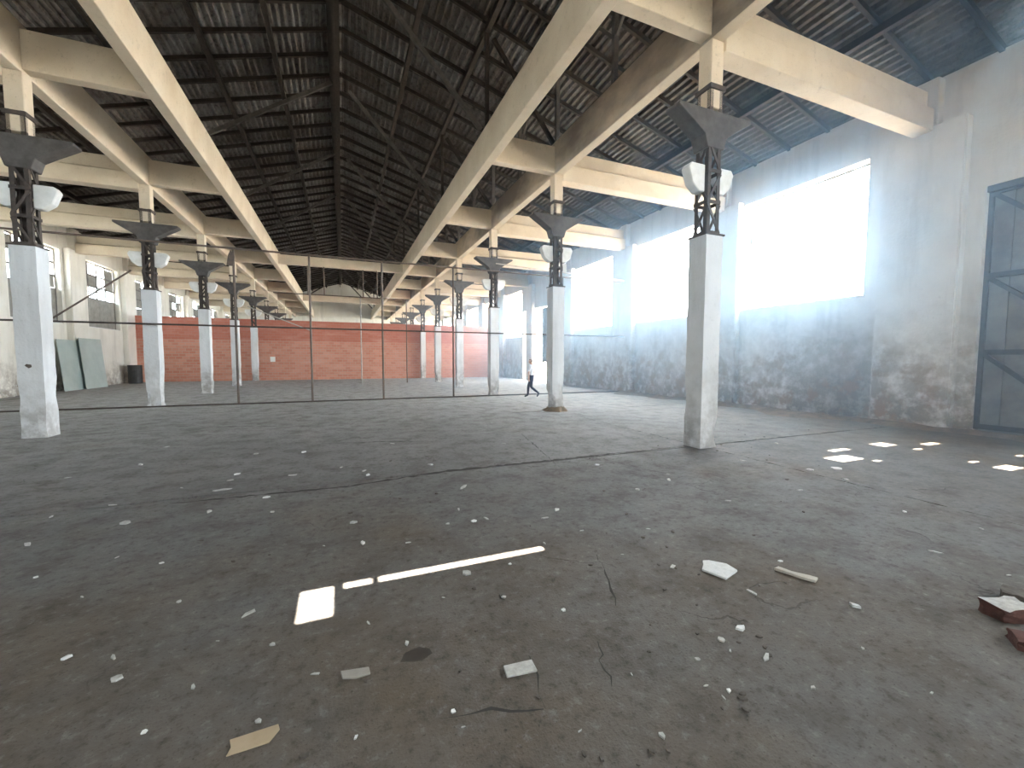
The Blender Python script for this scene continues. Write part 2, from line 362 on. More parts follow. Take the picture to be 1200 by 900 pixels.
for k in range(0, 10):
    (a, b, z0, z1), = LB[k]; nwin += 1; x = WL-TH*0.55
    portal(WL-TH*0.95, a, b, z0+(z1-z0)*.45, z1, -1)
    r = empty('window_%d' % nwin, (x, (a+b)/2, z0)); tag(r, kind='structure')
    h = z1-z0; hw = (b-a)/2; t = .06; mid = h*0.46
    if frame_me is None:
        f = MB()
        for (p, q, c, d) in ((-hw,hw,0,t),(-hw,hw,h-t,h),(-hw,-hw+t,t,h-t),(hw-t,hw,t,h-t),(-hw+t,hw-t,mid-t/2,mid+t/2)): f.box(-.04,.04,p,q,c,d)
        frame_me = f.mesh('window_frame', FRAME)
        nc, nr = 4, 3; cw = (2*hw-2*t)/nc; rh = (h-t-mid-t/2)/nr
        mun_v = MB().box(-.03,.03,-.05,.05,mid+t/2,h-t).mesh('muntin', FRAME)
        mun_h = MB().box(-.018,.018,-hw+t,hw-t,-.05,.05).mesh('muntin', FRAME)
        pane_me = MB().box(-.004,.004,-cw/2+.05,cw/2-.05,-rh/2+.05,rh/2-.05).mesh('pane', GLASS)
        pbrd_me = MB().box(-.012,.012,-cw/2+.05,cw/2-.05,-rh/2+.05,rh/2-.05).mesh('pane_board', BOARD)
        brd_me = MB().box(-.02,.02,-cw/2+.008,cw/2-.008,t,mid-t/2).mesh('infill_board', BOARD)
        sill_me = MB().box(-.1,TH*.5,-hw+.01,hw-.01,.002,.05).mesh('window_sill', WHITE)
    link('window_frame', frame_me, r); link('window_sill', sill_me, r)
    for i in range(1, nc): link('muntin', mun_v, r, (0, -hw+t+cw*i, 0))
    for j in range(1, nr): link('muntin', mun_h, r, (0, 0, mid+t/2+rh*j))
    for i in range(nc):
        link('infill_board', brd_me, r, (0, -hw+t+cw*(i+.5), 0))
        for j in range(nr):
            q = random.random()
            if q < .5: link('pane_board', pbrd_me, r, (0, -hw+t+cw*(i+.5), mid+t/2+rh*(j+.5)))
            elif q < .8: link('pane', pane_me, r, (0, -hw+t+cw*(i+.5), mid+t/2+rh*(j+.5)))

# braced gate closing the bay beside the camera
(a, b, z0, z1), = RB[-1]
g = empty('door_1', (WR+0.22, a, 0)); tag(g, kind='structure'); W_ = b-a
for half in (0, 1):
    y0, y1 = half*W_/2+.002, (half+1)*W_/2-.002
    for i in range(5):
        yy0 = y0+(y1-y0)*i/5; yy1 = y0+(y1-y0)*(i+1)/5
        MB().box(0,.03,yy0+.006,yy1-.006,.05,z1-.02).obj('gate_board', GATE, g)
    for zz in (0.12, 1.88, 3.66, z1-.12): MB().box(-.07,0,y0,y1,zz-.06,zz+.06).obj('gate_rail', STEEL, g)
    for za, zb in ((.12,1.88),(1.88,3.66),(3.66,z1-.12)):
        MB().bar((-.04,y1-.08,zb-.05),(-.04,y0+.08,za+.05),.06,.09).obj('gate_brace', STEEL, g)
    for yy in (y0+.04, y1-.04): MB().box(-.075,0,yy-.04,yy+.04,.05,z1-.02).obj('gate_stile', STEEL, g)
MB().box(.03,.05,0,W_,0,z1).obj('backing_sheet', GATE, g)
MB().box(-.2,.06,0.01,W_-.01,z1-.14,z1-.003).obj('gate_lintel', STEEL, g)

# open gateway far down the wall: one leaf left standing
g = empty('door_2', (WR+0.32, 25.2, 0)); tag(g, kind='structure')
for i in range(7): MB().box(0,.03,.03+i*.45+.004,.03+(i+1)*.45-.004,1.45,5.55).obj('gate_board', GATE, g)
for zz in (1.5, 3.4, 5.48): MB().box(-.06,0,.02,3.2,zz-.05,zz+.05).obj('gate_rail', STEEL, g)
MB().box(-.06,.04,3.18,3.27,.02,5.55).obj('gate_stile', PALEPIPE, g)
MB().tube((-.02,3.2,2.85),(-.02,4.0,2.85),.03).obj('cross_bar', PIPE, g)

# ------------------------------------------------------------------ roof
ce = MB().box(CX-.03,CX+.03,YB,YF,RIDGE+.10,RIDGE+.14).obj('ceiling', WOOD); tag(ce, kind='structure')
RS = 1.2
nstrip = int(round((YF-YB)/RS))
# gaps in the sheeting, given as the patch of floor they light (x0, x1, y0, y1)
SUNSPOTS = [(-0.02,1.63,3.215,3.285),(-0.31,-0.10,2.89,3.27),
            (7.66,8.26,4.2,4.5),(8.36,8.96,4.74,4.86),(9.78,10.22,4.65,4.92),(10.76,11.22,4.40,4.54),(10.02,10.24,4.25,4.33),
            (8.22,8.38,4.0,4.07),(9.62,9.84,3.36,3.43),(9.48,9.95,2.90,3.10),(11.03,11.2,3.27,3.34)]
HOLES = []
for (a, b, c, d) in SUNSPOTS:
    z = roofz((a+b)/2)+0.06; HOLES.append((a, b, c+SUNK*z, d+SUNK*z, z))
def sheet_strip(side, y0, y1):
    pitch = 0.2; amp = 0.055; XE = 14.35-0.2
    prof = [(0,0),(0.06,0),(0.08,amp*2),(0.18,amp*2)]
    L = [0.0]; u = 0.0
    pts = []
    while u < XE:
        for (du, h) in prof: pts.append((u+du, h))
        u += pitch
    pts = [p for p in pts if p[0] <= XE]
    hs = [(h[0]-CX, h[1]-CX, *h[2:]) if side > 0 else (CX-h[1], CX-h[0], *h[2:]) for h in HOLES]
    hs = [h for h in hs if h[1] > 0 and h[3] > y0 and h[2] < y1]
    cuts = sorted({max(0,c) for h in hs for c in h[:2]})
    def hgt(u):
        f = u % pitch
        for (a, ha), (b, hb) in zip(prof, prof[1:]+[(pitch, 0)]):
            if a <= f <= b+1e-9: return ha+(hb-ha)*(f-a)/(b-a)
        return 0
    us = sorted({round(p[0],4) for p in pts} | {round(c,4) for c in cuts})
    m = MB()
    for i in range(len(us)-1):
        e = []
        um = (us[i]+us[i+1])/2; hh = [h for h in hs if h[0] < um < h[1]]
        for u, o in ((us[i], 1e-5), (us[i+1], -1e-5)):
            x = CX+side*u; zz = roofz(x)+.05+hgt(u); yl = [y0]
            for h in sorted(hh, key=lambda q: q[2]): yl += [min(max(c+SUNK*(zz-h[4]), y0), y1) for c in h[2:4]]
            e.append([(x, y, zz) for y in yl+[y1]])
        for j in range(0, len(e[0]), 2): m.add([e[0][j], e[1][j], e[1][j+1], e[0][j+1]], [(0,1,2,3)])
    return m
plain = {s: sheet_strip(s, -1e3, -1e3+RS).mesh('roof_sheet', SHEET) for s in (1, -1)}
for s in (1, -1): shift(plain[s], 0, 1e3, 0)
for i in range(nstrip):
    y0 = YB+i*RS
    for s in (1, -1):
        hit = any(h[3] > y0 and h[2] < y0+RS and ((h[1] > CX) if s > 0 else (h[0] < CX)) for h in HOLES)
        if hit: sheet_strip(s, y0, y0+RS).obj('roof_sheet', SHEET, ce)
        else: link('roof_sheet', plain[s], ce, (0, y0, 0))
raft = {}
for s in (1, -1):
    xe = CX+s*14.1
    raft[s] = MB().bar((CX, 0, RIDGE-.02), (xe, 0, roofz(xe)-.02), .09, .13).mesh('rafter', WOOD)
for i in range(nstrip+1):
    y0 = YB+i*RS
    if any(abs(h[2]-y0) < 0.1 or abs(h[3]-y0) < .1 or h[2] < y0 < h[3] for h in HOLES): y0 += 0.22
    for s in (1, -1): link('rafter', raft[s], ce, (0, y0, 0))
for x in (-11.4, -8.9, XL, -3.75, -1.9, 2.3, 4.15, XR, 8.95, 11.5):
    m = MB(); z = roofz(x)-.09
    m.box(x-.07, x+.07, YB, YF, z-.18, z).obj('purlin', WOOD, ce)
MB().box(-.10,-.025,YB,YF,12.05,12.55).obj('ridge_beam', WOOD, ce)
for ya, yb in ((YB, -1.4), (0.3, YF)): MB().box(-.24,.12,ya,yb,12.40,12.45).obj('ridge_board', WOOD, ce)
# posts and struts that carry the roof on the concrete beams
for x, s in ((XR, 1), (XL, -1)):
    pm = MB().box(-.06,.06,-.06,.06,ZB1,roofz(x)-.27).mesh('roof_post', GREYWOOD if s > 0 else WOOD)
    if s < 0: continue
    arm = MB().bar((0,-.05,roofz(x)-1.15),(0,-.85,roofz(x)-.3),.07,.08).mesh('knee_brace', GREYWOOD if s > 0 else WOOD)
    arm2 = MB().bar((0,.05,roofz(x)-1.15),(0,.85,roofz(x)-.3),.07,.08).mesh('knee_brace', GREYWOOD if s > 0 else WOOD)
    for k in range(-3, 19):
        y = Y1+3*k; link('roof_post', pm, ce, (x, y, 0))
        if k % 2: link('knee_brace', arm, ce, (x, y, 0)); link('knee_brace', arm2, ce, (x, y, 0))
for k in range(-1, 10):
    y = line(k)+.12
    MB().bar((-5.0,y,9.13),(-.16,y,12.38),.10,.13).obj('strut', GREYWOOD, ce)
    MB().bar((3.95,y,8.5),(.45,y,12.2),.10,.13).obj('strut', GREYWOOD, ce)
    MB().bar((XR-.05,y,8.55),(4.35,y,roofz(4.35)-.3),.09,.12).obj('strut', WOOD, ce)
    MB().bar((XR+.05,y,8.55),(9.0,y,roofz(9.0)-.3),.09,.12).obj('strut', GREYWOOD, ce)
    MB().bar((XL-.05,y,8.55),(-8.6,y,roofz(-8.6)-.3),.09,.12).obj('strut', WOOD, ce)
    MB().bar((4.15,y,8.5),(4.15,y,roofz(4.15)-.27),.10,.10).obj('roof_post', WOOD, ce)


# ------------------------------------------------------------------ concrete beams
BW = 0.26
def rough_box(x0,x1,y0,y1,z0,z1):
    return MB().box(x0,x1,y0,y1,z0,z1)
for x, nm, lab in ((XR, 'longitudinal_beam', 'long cream concrete beam, sides darkened by soot and painted shade, over the columns beside the open windows'),
                   (XL, 'longitudinal_beam', 'long cream concrete beam over the columns beside the grid windows'),
                   (4.15, 'longitudinal_beam', 'long cream beam hung inside the columns beside the open windows'),
                   (-3.75, 'longitudinal_beam', 'long cream beam hung inside the columns beside the grid windows')):
    o = MB().box(-BW/2,BW/2,YB+.02,YF-.02,ZB0,ZB1).obj(nm, [BEAM, SOOTSHADEBEAM], bevel=.012); o.location = (x,0,0)
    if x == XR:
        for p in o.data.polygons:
            if abs(p.normal.x) > .9: p.material_index = 1  # side faces only, shade painted in with the soot
    tag(o, lab, 'beam', 'long beams running the length of the hall')
def tee(x0, x1, hb, ht, z0, z1):                      # cross beam with a thinner upper web and a proud lower half
    zm = z0+(z1-z0)*.52
    return MB().prism_x([(-hb,z0),(hb,z0),(hb,zm),(ht,zm+.05),(ht,z1),(-ht,z1),(-ht,zm+.05),(-hb,zm)], x0, x1)
am_r = tee(XR+BW/2+.005, WR-.285, .20, .06, 7.32, 8.32).mesh('aisle_beam', BEAM, bevel=.012)
am_l = tee(WL+.285, XL-BW/2-.005, .20, .06, 7.32, 8.32).mesh('aisle_beam', BEAM, bevel=.012)
st_r = MB().box(4.15+BW/2+.005, XR-BW/2-.005, -.13,.13,7.55,8.35).mesh('stub_beam', BEAM, bevel=.012)
st_l = MB().box(XL+BW/2+.005, -3.75-BW/2-.005, -.13,.13,7.55,8.35).mesh('stub_beam', BEAM, bevel=.012)
nv = MB().box(-3.75+BW/2+.005, 4.15-BW/2-.005, -.13,.13,7.62,8.2).mesh('nave_beam', BEAM, bevel=.012)
for k in range(-1, 10):
    y = line(k)
    tag(link('aisle_beam', am_r, None, (0,y,0)), 'cream concrete cross beam from a column to the open window wall', 'beam', 'cross beams of the aisle with open windows')
    tag(link('aisle_beam', am_l, None, (0,y,0)), 'cream concrete cross beam from a column to the grid window wall', 'beam', 'cross beams of the aisle with grid windows')
    tag(link('stub_beam', st_r, None, (0,y,0)), 'short cream beam tying hung beam to column beam, open window side', 'beam', 'short tie beams on the open window side')
    tag(link('stub_beam', st_l, None, (0,y,0)), 'short cream beam tying hung beam to column beam, grid window side', 'beam', 'short tie beams on the grid window side')
tag(link('nave_beam', nv, None, (0,line(4),0)), 'cream beam spanning the middle of the hall with rods hanging from it', 'beam')
tag(link('nave_beam', nv, None, (0,line(7),0)), 'cream beam spanning the middle of the hall, beyond the red brick wall', 'beam')

# ------------------------------------------------------------------ columns
PW = 0.42
def plinth_mesh(seed, chip):
    rnd = random.Random(seed); bm = bmesh.new(); bmesh.ops.create_cube(bm, size=1)
    bmesh.ops.scale(bm, vec=(PW,PW,4.0), verts=bm.verts); bmesh.ops.translate(bm, vec=(0,0,2.0), verts=bm.verts)
    bmesh.ops.subdivide_edges(bm, edges=[e for e in bm.edges if abs(e.verts[0].co.z-e.verts[1].co.z) > 1], cuts=27)
    bmesh.ops.subdivide_edges(bm, edges=[e for e in bm.edges if abs(e.verts[0].co.z-e.verts[1].co.z) < .001], cuts=2, use_grid_fill=True)
    from mathutils import noise
    for v in bm.verts:
        edge = abs(v.co.x) > PW/2-.01 and abs(v.co.y) > PW/2-.01
        n = noise.noise(Vector((v.co.x*5+seed*7, v.co.y*5, v.co.z*1.6)))
        amt = (.010 if edge else .004)*abs(n)*2
        if v.co.z < 1.3 and edge: amt += chip*max(0, n+.15)*(1.3-v.co.z)
        if v.co.z > .01: v.co.x *= 1-amt/(PW/2); v.co.y *= 1-amt/(PW/2)
        v.co.x += .006*n; v.co.y += .006*noise.noise(Vector((v.co.y*6+seed, v.co.x*6, v.co.z*2)))
    me = bpy.data.meshes.new('plinth'); bm.to_mesh(me); bm.free(); me.materials.append(PLINTH); return me
plinths = [plinth_mesh(s, c) for s, c in ((1,.10),(2,.05),(3,.22))]
cap_top = MB().prism_y([(-.88,6.24),(.88,6.24),(.88,6.18),(.50,5.95),(.27,5.80),(.2,5.58),(-.2,5.58),(-.27,5.80),(-.50,5.95),(-.88,6.18)], -.17, .17).mesh('capital', STEELG, bevel=.01)
leg_me = {}
for sx in (-1,1):
    for sy in (-1,1):
        m = MB(); X, Y = sx*.15, sy*.15
        m.box(min(X,X-sx*.075), max(X,X-sx*.075), min(Y,Y-sy*.012), max(Y,Y-sy*.012), 4.0, 6.72)
        m.box(min(X,X-sx*.012), max(X,X-sx*.012), min(Y,Y-sy*.075), max(Y,Y-sy*.075), 4.0, 6.72)
        leg_me[sx,sy] = m.mesh('leg', STEEL)
lat = {}
for f in range(4):
    m = MB(); c = .156
    def P(u, z): return [(u,-c,z),(c,u,z),(u,c,z),(-c,u,z)][f]
    for z in (4.06, 4.62, 5.18, 5.66): m.bar(P(-.16,z), P(.16,z), .02, .06)
    for i, z in enumerate((4.06, 4.62, 5.18)):
        s = 1 if i % 2 else -1
        m.bar(P(-.15*s,z), P(.15*s,z+.52), .018, .05)
    lat[f] = m.mesh('lattice', STEEL)
band_me = MB().box(-.185,.185,-.185,.185,6.62,6.70).mesh('band', STEEL)
plate_me = MB().box(-.23,.23,-.23,.23,4.0,4.03).mesh('base_plate', STEEL)
post_me = MB().box(-.15,.15,-.15,.15,6.3,ZB0).mesh('post', BEAM, bevel=.012)
cor = {}
for s in (1,-1):
    cor[s] = MB().prism_y([(s*a,b) for a,b in ((.165,5.29),(.50,5.29),(.56,5.20),(.46,4.93),(.30,4.80),(.165,4.80))], -.10, .10).mesh('corbel', WHITE, bevel=.015)
collar = MB()
rnd = random.Random(5); n = 18
ringA = [(math.cos(2*math.pi*i/n)*rnd.uniform(.36,.5), math.sin(2*math.pi*i/n)*rnd.uniform(.36,.5), 0.0) for i in range(n)]
ringB = [(math.cos(2*math.pi*i/n)*rnd.uniform(.24,.28), math.sin(2*math.pi*i/n)*rnd.uniform(.24,.28), rnd.uniform(.1,.17)) for i in range(n)]
collar.add(ringA+ringB, [(i,(i+1)%n,n+(i+1)%n,n+i) for i in range(n)]+[tuple(range(n,2*n))])
collar_me = collar.mesh('mortar_collar', DIRT)
def column(x, k, lab, grp):
    r = empty('column', (x, line(k), 0)); tag(r, lab, 'column', grp)
    link('plinth', plinths[(k+(1 if x > 0 else 0)) % 3], r)
    link('base_plate', plate_me, r)
    for q in leg_me.values(): link('leg', q, r)
    for q in lat.values(): link('lattice', q, r)
    link('band', band_me, r); link('capital', cap_top, r); link('post', post_me, r)
    for s in (1,-1): link('corbel', cor[s], r)
    return r
for k in range(0, 10):
    far = k >= 6
    r = column(XR, k, ('column of the open window row standing beyond the red brick wall' if far else
               'white plastered column with rusty lattice neck in the row beside the open windows'),
               'columns beside the open windows, beyond the brick wall' if far else 'columns beside the open windows')
    if k == 1: link('mortar_collar', collar_me, r); tag(r, 'white column with spread mortar collar at its foot, beside the open windows')
    if k == 0: tag(r, 'chipped column next to the sunlit floor patches, beside the open windows')
    if k == 2: tag(r, 'white column crossed by the thin steel partition frame, beside the open windows')
    if k == 5: tag(r, 'white column standing right against the red brick wall, beside the open windows')
    if k >= 1:
        l_ = column(XL, k, ('column of the grid window row standing beyond the red brick wall' if far else
               'white plastered column with rusty lattice neck in the row beside the grid windows'),
               'columns beside the grid windows, beyond the brick wall' if far else 'columns beside the grid windows')
        if k == 1:
            tag(l_, 'white column with a dark knock mark, beside the grid windows')
            km = MB().prism_x([(.0,-.045),(.05,-.02),(.045,.03),(-.03,.045),(-.06,.01)], -.01, .004).obj('knock_mark', DARKCHIP, l_)
            km.location = (-.02, -.212, 1.52); km.rotation_euler = (0, 0, -math.pi/2)
        if k == 2: tag(l_, 'white column crossed by the thin steel partition frame, beside the grid windows')
        if k == 5: tag(l_, 'white column standing right against the red brick wall, beside the grid windows')

# ------------------------------------------------------------------ brick partition across the hall
tag(MB().box(WL+.02, WR-.02, 36.45, 36.7, 0, 4.62).obj('wall_partition', BRICK), kind='structure')

# ------------------------------------------------------------------ steel frames across the hall
def frame(name, y, x0, x1, lab, ztop, mid, base, posts, post_mat):
    r = empty(name, (0, y, 0)); tag(r, lab, 'frame')
    MB().tube((x0,0,ztop),(x1,0,ztop),.035).obj('top_rail', PIPE, r)
    if mid: MB().tube((x0,0,mid),(x1,0,mid),.03).obj('middle_rail', STEEL, r)
    if base: MB().box(x0,x1,-.03,.03,.001,.05).obj('base_rail', STEEL, r)
    for x, m in posts: MB().tube((x,0.02,0.0 if not base else .05),(x,0.02,ztop),.038).obj('post', m, r)
    return r
fr = frame('partition_frame', 17.76, -13.1, 13.5, 'thin steel partition frame of rails and posts across the near hall', 5.62, 2.85, True,
           [(-3.55,PIPE),(-1.1,PIPE),(1.55,PIPE),(4.5,STEEL),(9.9,STEEL)], PIPE)
MB().tube((-8.6,0,2.85),(-6.45,-.02,4.6),.028).obj('brace', PIPE, fr)
MB().tube((6.45,-.06,5.95),(13.4,-.06,5.70),.03).obj('brace', PALEPIPE, fr)
MB().prism_y([(-3.75,5.0),(-3.55,5.0),(-3.5,5.35),(-3.62,5.55),(-3.7,5.35)],-.05,.03).obj('gusset', PIPE, fr)
f2 = frame('partition_frame', 29.75, -3.9, 4.3, 'thin steel frame with pale post and hanging rods, nearer the brick wall', 5.78, None, False,
           [(1.2,PALEPIPE),(4.2,PIPE)], PIPE)
for x in (-1.95,-1.0,1.4,2.3): MB().tube((x,.2,5.78),(x,.2,7.63),.035).obj('hanging_rod', PIPE, f2)
MB().tube((-5.3,.03,4.85),(-1.9,.03,3.5),.03).obj('brace', PALEPIPE, f2)

# ------------------------------------------------------------------ things by the walls
pap = MB().box(-5.12,-4.78,36.44,36.449,1.42,1.80).obj('paper_notice', PAPER); tag(pap, 'small white sheet stuck on the red brick wall', 'paper')
for i, (y0, y1, h, lab) in enumerate(((27.7,29.9,2.62,'greenish glass sheet leaning on the grid window wall, overlapped by another'),
                                      (29.3,31.5,2.75,'greenish glass sheet leaning in front of another on the grid window wall'))):
    b = WL+.28 if i == 0 else WL+.36
    o = MB().add([(b+.22+i*.06,y0,0.0),(b+.22+i*.06,y1,0.0),(b+.01+i*.05,y1,h),(b+.01+i*.05,y0,h),
                  (b+.23+i*.06,y0,0.0),(b+.23+i*.06,y1,0.0),(b+.02+i*.05,y1,h),(b+.02+i*.05,y0,h)],
                 [(0,1,2,3),(7,6,5,4),(0,4,5,1),(1,5,6,2),(2,6,7,3),(3,7,4,0)]).obj('glass_sheet', TEAL)
    tag(o, lab, 'glass', 'greenish glass sheets leaning on the wall')
r = empty('barrel', (-12.75, 34.9, 0)); tag(r, 'black open barrel standing by the grid window wall', 'barrel')
m = MB()
prof = [(.34,0),(.37,.05),(.37,.42),(.385,.44),(.37,.46),(.37,.84),(.385,.86),(.37,.88),(.37,1.2),(.33,1.2),(.33,.1)]
n = 20; vs = [(rr*math.cos(2*math.pi*i/n), rr*math.sin(2*math.pi*i/n), z) for rr, z in prof for i in range(n)]
fs = [(a*n+i, a*n+(i+1)%n, (a+1)*n+(i+1)%n, (a+1)*n+i) for a in range(len(prof)-1) for i in range(n)]+[tuple(range(n)), tuple(range((len(prof)-1)*n, len(prof)*n))]
m.add(vs, fs).obj('drum', BLACK, r)
m = MB(); k = 24
for i in range(k):
    a, b = 2*math.pi*i/k, 2*math.pi*(i+1)/k
    m.bar((.36*math.cos(a),.36*math.sin(a),1.2),(.36*math.cos(b),.36*math.sin(b),1.2),.04,.03)
m.obj('rim', STEEL, r)

# dirt along the foot of the window wall
rnd = random.Random(8); m = MB(); ny, nx = 52, 7; g = {}
for j in range(ny+1):
    y = 0.5+j*(17.4-0.5)/ny; wd = 0.8+.4*math.sin(y*.9)+.3*math.sin(y*2.3+1)
    for i in range(nx+1):
        u = i/nx; x = WR-.30-u*max(.35, wd)
        z = 0.0 if i in (0, nx) else .20*u*(1-u)**1.3*2.2*(.6+.5*rnd.random())+.01
        g[i,j] = len(m.v); m.v.append((x, y, z))
for j in range(ny):
    for i in range(nx): m.f.append((g[i,j], g[i+1,j], g[i+1,j+1], g[i,j+1])); m.mi.append(0)
o = m.obj('dirt_strip', DIRT, smooth=True); tag(o, 'low bank of brown dirt along the foot of the open window wall', 'dirt', kind='stuff')

# ------------------------------------------------------------------ litter on the floor
def chip_mesh(seed, n, asp, th, mat):
    rd = random.Random(seed); m = MB(); a0 = rd.random()*6; an = sorted(rd.uniform(0,.55)+i for i in range(n))
    poly = [(math.cos(a0+2*math.pi*a/n)*.5*rd.uniform(.8,1.1), math.sin(a0+2*math.pi*a/n)*.5*asp*rd.uniform(.8,1.1)) for a in an]
    tl = rd.uniform(-.5,.5)
    top = [(x*.95, y*.95, th*(1+tl*x)) for x, y in poly]
    m.add([(x,y,0) for x,y in poly]+top, [tuple(range(n-1,-1,-1)), tuple(range(n,2*n))]+[(i,(i+1)%n,(i+1)%n+n,i+n) for i in range(n)])
    return m.mesh('chip', mat)
CH = [chip_mesh(i, 4+i%3, (.45,.7,.28,.6,.38,.85)[i%6], (.12,.2,.1,.25,.12,.16)[i%6], (CHIP,CHIPW,CHIP,CHIP)[i%4]) for i in range(12)]
DEB = [(0.27, 6.55, 0.117), (0.31, 6.29, 0.095), (1.45, 5.23, 0.228), (0.07, 4.49, 0.082), (1.18, 4.46, 0.076), (1.24, 4.07, 0.076), (1.38, 4.09, 0.085), (0.97, 4.1, 0.054), (1.97, 3.87, 0.121), (0.14, 3.95, 0.073), (0.53, 3.81, 0.058), (0.88, 3.08, 0.089), (2.47, 2.55, 0.095), (2.2, 4.03, 0.085), (0.12, 2.72, 0.051), (0.32, 2.43, 0.045), (1.69, 3.33, 0.054), (1.25, 3.09, 0.036), (2.16, 3.44, 0.054), (3.52, 4.28, 0.085), (4.42, 4.7, 0.076), (4.21, 4.46, 0.095), (-1.46, 6.27, 0.247), (-2.1, 5.36, 0.121), (-0.7, 6.69, 0.171), (-1.46, 7.04, 0.108), (-2.49, 6.08, 0.108), (-2.68, 5.05, 0.085), (-1.81, 4.45, 0.045), (-2.23, 4.27, 0.041), (-0.61, 3.12, 0.108), (-0.42, 2.72, 0.045), (-0.73, 2.88, 0.032), (-1.48, 3.03, 0.054), (-1.24, 2.94, 0.067), (-1.14, 2.73, 0.063), (-3.14, 9.72, 0.149), (-0.89, 5.72, 0.095), (-1.98, 6.56, 0.067), (-1.4, 5.41, 0.085), (-0.75, 2.51, 0.054), (-0.87, 2.28, 0.032), (-0.17, 2.37, 0.051), (-0.4, 2.15, 0.041), (2.73, 2.04, 0.121), (3.23, 1.65, 0.076), (2.2, 1.54, 0.095), (2.09, 1.75, 0.054), (2.06, 1.66, 0.036), (2.29, 1.78, 0.076), (4.82, 1.88, 0.117), (6.54, 3.53, 0.108), (5.47, 3.47, 0.095), (7.11, 3.98, 0.193), (4.25, 3.53, 0.076), (6.63, 4.07, 0.152), (4.84, 1.45, 0.054), (3.38, 2.28, 0.045), (1.72, 1.52, 0.036), (1.83, 1.68, 0.036), (2.75, 1.05, 0.032), (1.8, 1.45, 0.036), (1.74, 1.43, 0.036), (2.22, 1.3, 0.036), (0.48, 1.76, 0.022), (0.46, 1.86, 0.032), (0.97, 1.54, 0.022), (1.3, 1.38, 0.045), (1.41, 1.73, 0.032), (0.02, 1.89, 0.022), (-1.48, 6.72, 0.095), (-1.45, 8.44, 0.098), (-0.05, 6.89, 0.085), (-0.68, 8.28, 0.139), (0.89, 8.47, 0.149), (1.27, 6.53, 0.095), (2.95, 7.65, 0.13), (3.75, 5.54, 0.098), (6.18, 4.88, 0.117), (8.08, 5.63, 0.117), (-3.63, 7.72, 0.108), (-3.0, 8.23, 0.108), (-2.91, 5.86, 0.085), (-0.75, 5.15, 0.054), (5.92, 1.98, 0.063), (5.78, 2.53, 0.054), (2.8, 3.23, 0.054), (1.03, 2.66, 0.041), (0.63, 2.82, 0.032), (1.35, 2.37, 0.041), (2.22, 2.88, 0.032), (2.8, 1.38, 0.032), (-0.19, 4.03, 0.041), (-1.42, 4.18, 0.041), (-1.75, 3.79, 0.045), (-1.09, 3.46, 0.041)]
rd = random.Random(21)
LAND = [(-.4,2.06,'by the brown cardboard piece'),(.86,1.98,'by the grey rectangular tile piece'),(.03,2.3,'by the dull grey board strip'),(2.77,2.36,'by the large white slab piece'),
        (3.26,2.07,'by the long wood splinter'),(4.06,1.2,'by the mortared broken brick'),(-.2,3.1,'by the square sunlit patch'),(.9,3.3,'along the long sunlit streak'),
        (6.45,6.04,'around the chipped column foot'),(9.2,4.4,'among the small sunlit patches'),(2.5,6.0,'along the broken floor joint'),(-.5,6.0,'along the broken floor joint'),
        (-6.05,12.04,'towards the grid window columns'),(-3,5,'on the brown soil stretch')]
pale = 'small pale plaster chip lying on the dusty concrete floor'
for i, (x, y, sz) in enumerate(DEB):
    o = link('plaster_chip', CH[i % 12], None, (x, y, 0.001)); s = max(.028, sz)*0.95; o.scale = (s, s, min(s, .07))
    o.rotation_euler = (0, 0, rd.uniform(0, 6.28)); 
    nm_ = CH[i % 12].materials[0].name; colr = 'white' if nm_.startswith('white') else 'pale grey'; shp = ('chip','angular chip','thin sliver')[(4+(i%12)%3)-4]
    near_ = min(LAND, key=lambda q: (q[0]-x)**2+(q[1]-y)**2)
    tag(o, '%s %s of plaster on the floor %s' % (colr, shp, near_[2]), 'debris', '%s plaster %ss %s' % (colr, shp, near_[2]))
dark = [chip_mesh(40+i, 6, .8, .35, DARKCHIP) for i in range(4)]
for i in range(110):
    y = 1.3+7*rd.random()**1.6; x = rd.uniform(-.75, 1.35)*y*.95+.4*y
    if x > 12: continue
    o = link('dark_crumb', dark[i % 4], None, (x, y, 0.001)); s = rd.uniform(.012,.04); o.scale = (s*1.3, s, s*.8); o.rotation_euler = (0,0,rd.uniform(0,6.28))
    near_ = min(LAND, key=lambda q: (q[0]-x)**2+(q[1]-y)**2)
    tag(o, 'tiny dark crumb of rubble '+near_[2], 'debris', 'dark crumbs '+near_[2])
def flat(name, pts, th, mat, lab, cat, lift=0.001):
    cx = sum(p[0] for p in pts)/len(pts); cy = sum(p[1] for p in pts)/len(pts)
    o = MB().prism_z([(p[0]-cx, p[1]-cy) for p in pts], 0, th).obj(name, mat, bevel=min(.003, th*.3)); o.location = (cx, cy, lift); return tag(o, lab, cat)
flat('cardboard_piece', [(-.50,2.085),(-.31,2.095),(-.30,2.06),(-.335,2.005),(-.495,2.0),(-.485,2.04)], .006, CARD, 'flat brown cardboard piece lying on the floor', 'cardboard')
flat('tile_piece', [(.785,2.035),(.95,2.02),(.945,1.935),(.775,1.955)], .014, CHIP, 'grey rectangular tile piece with crisp edges on the floor', 'tile')
flat('board_strip', [(-.045,2.335),(.10,2.31),(.105,2.255),(.03,2.25),(-.035,2.275)], .01, mat_simple('dull_grey_board',(.30,.28,.25),(.22,.2,.18),.9), 'dull grey narrow board strip lying on the floor', 'board')
flat('plaster_slab', [(2.64,2.41),(2.72,2.47),(2.76,2.515),(2.81,2.50),(2.90,2.40),(2.89,2.29),(2.70,2.235)], .018, CHIPW, 'large white angular plaster slab piece lying on the floor', 'debris')
m = MB()
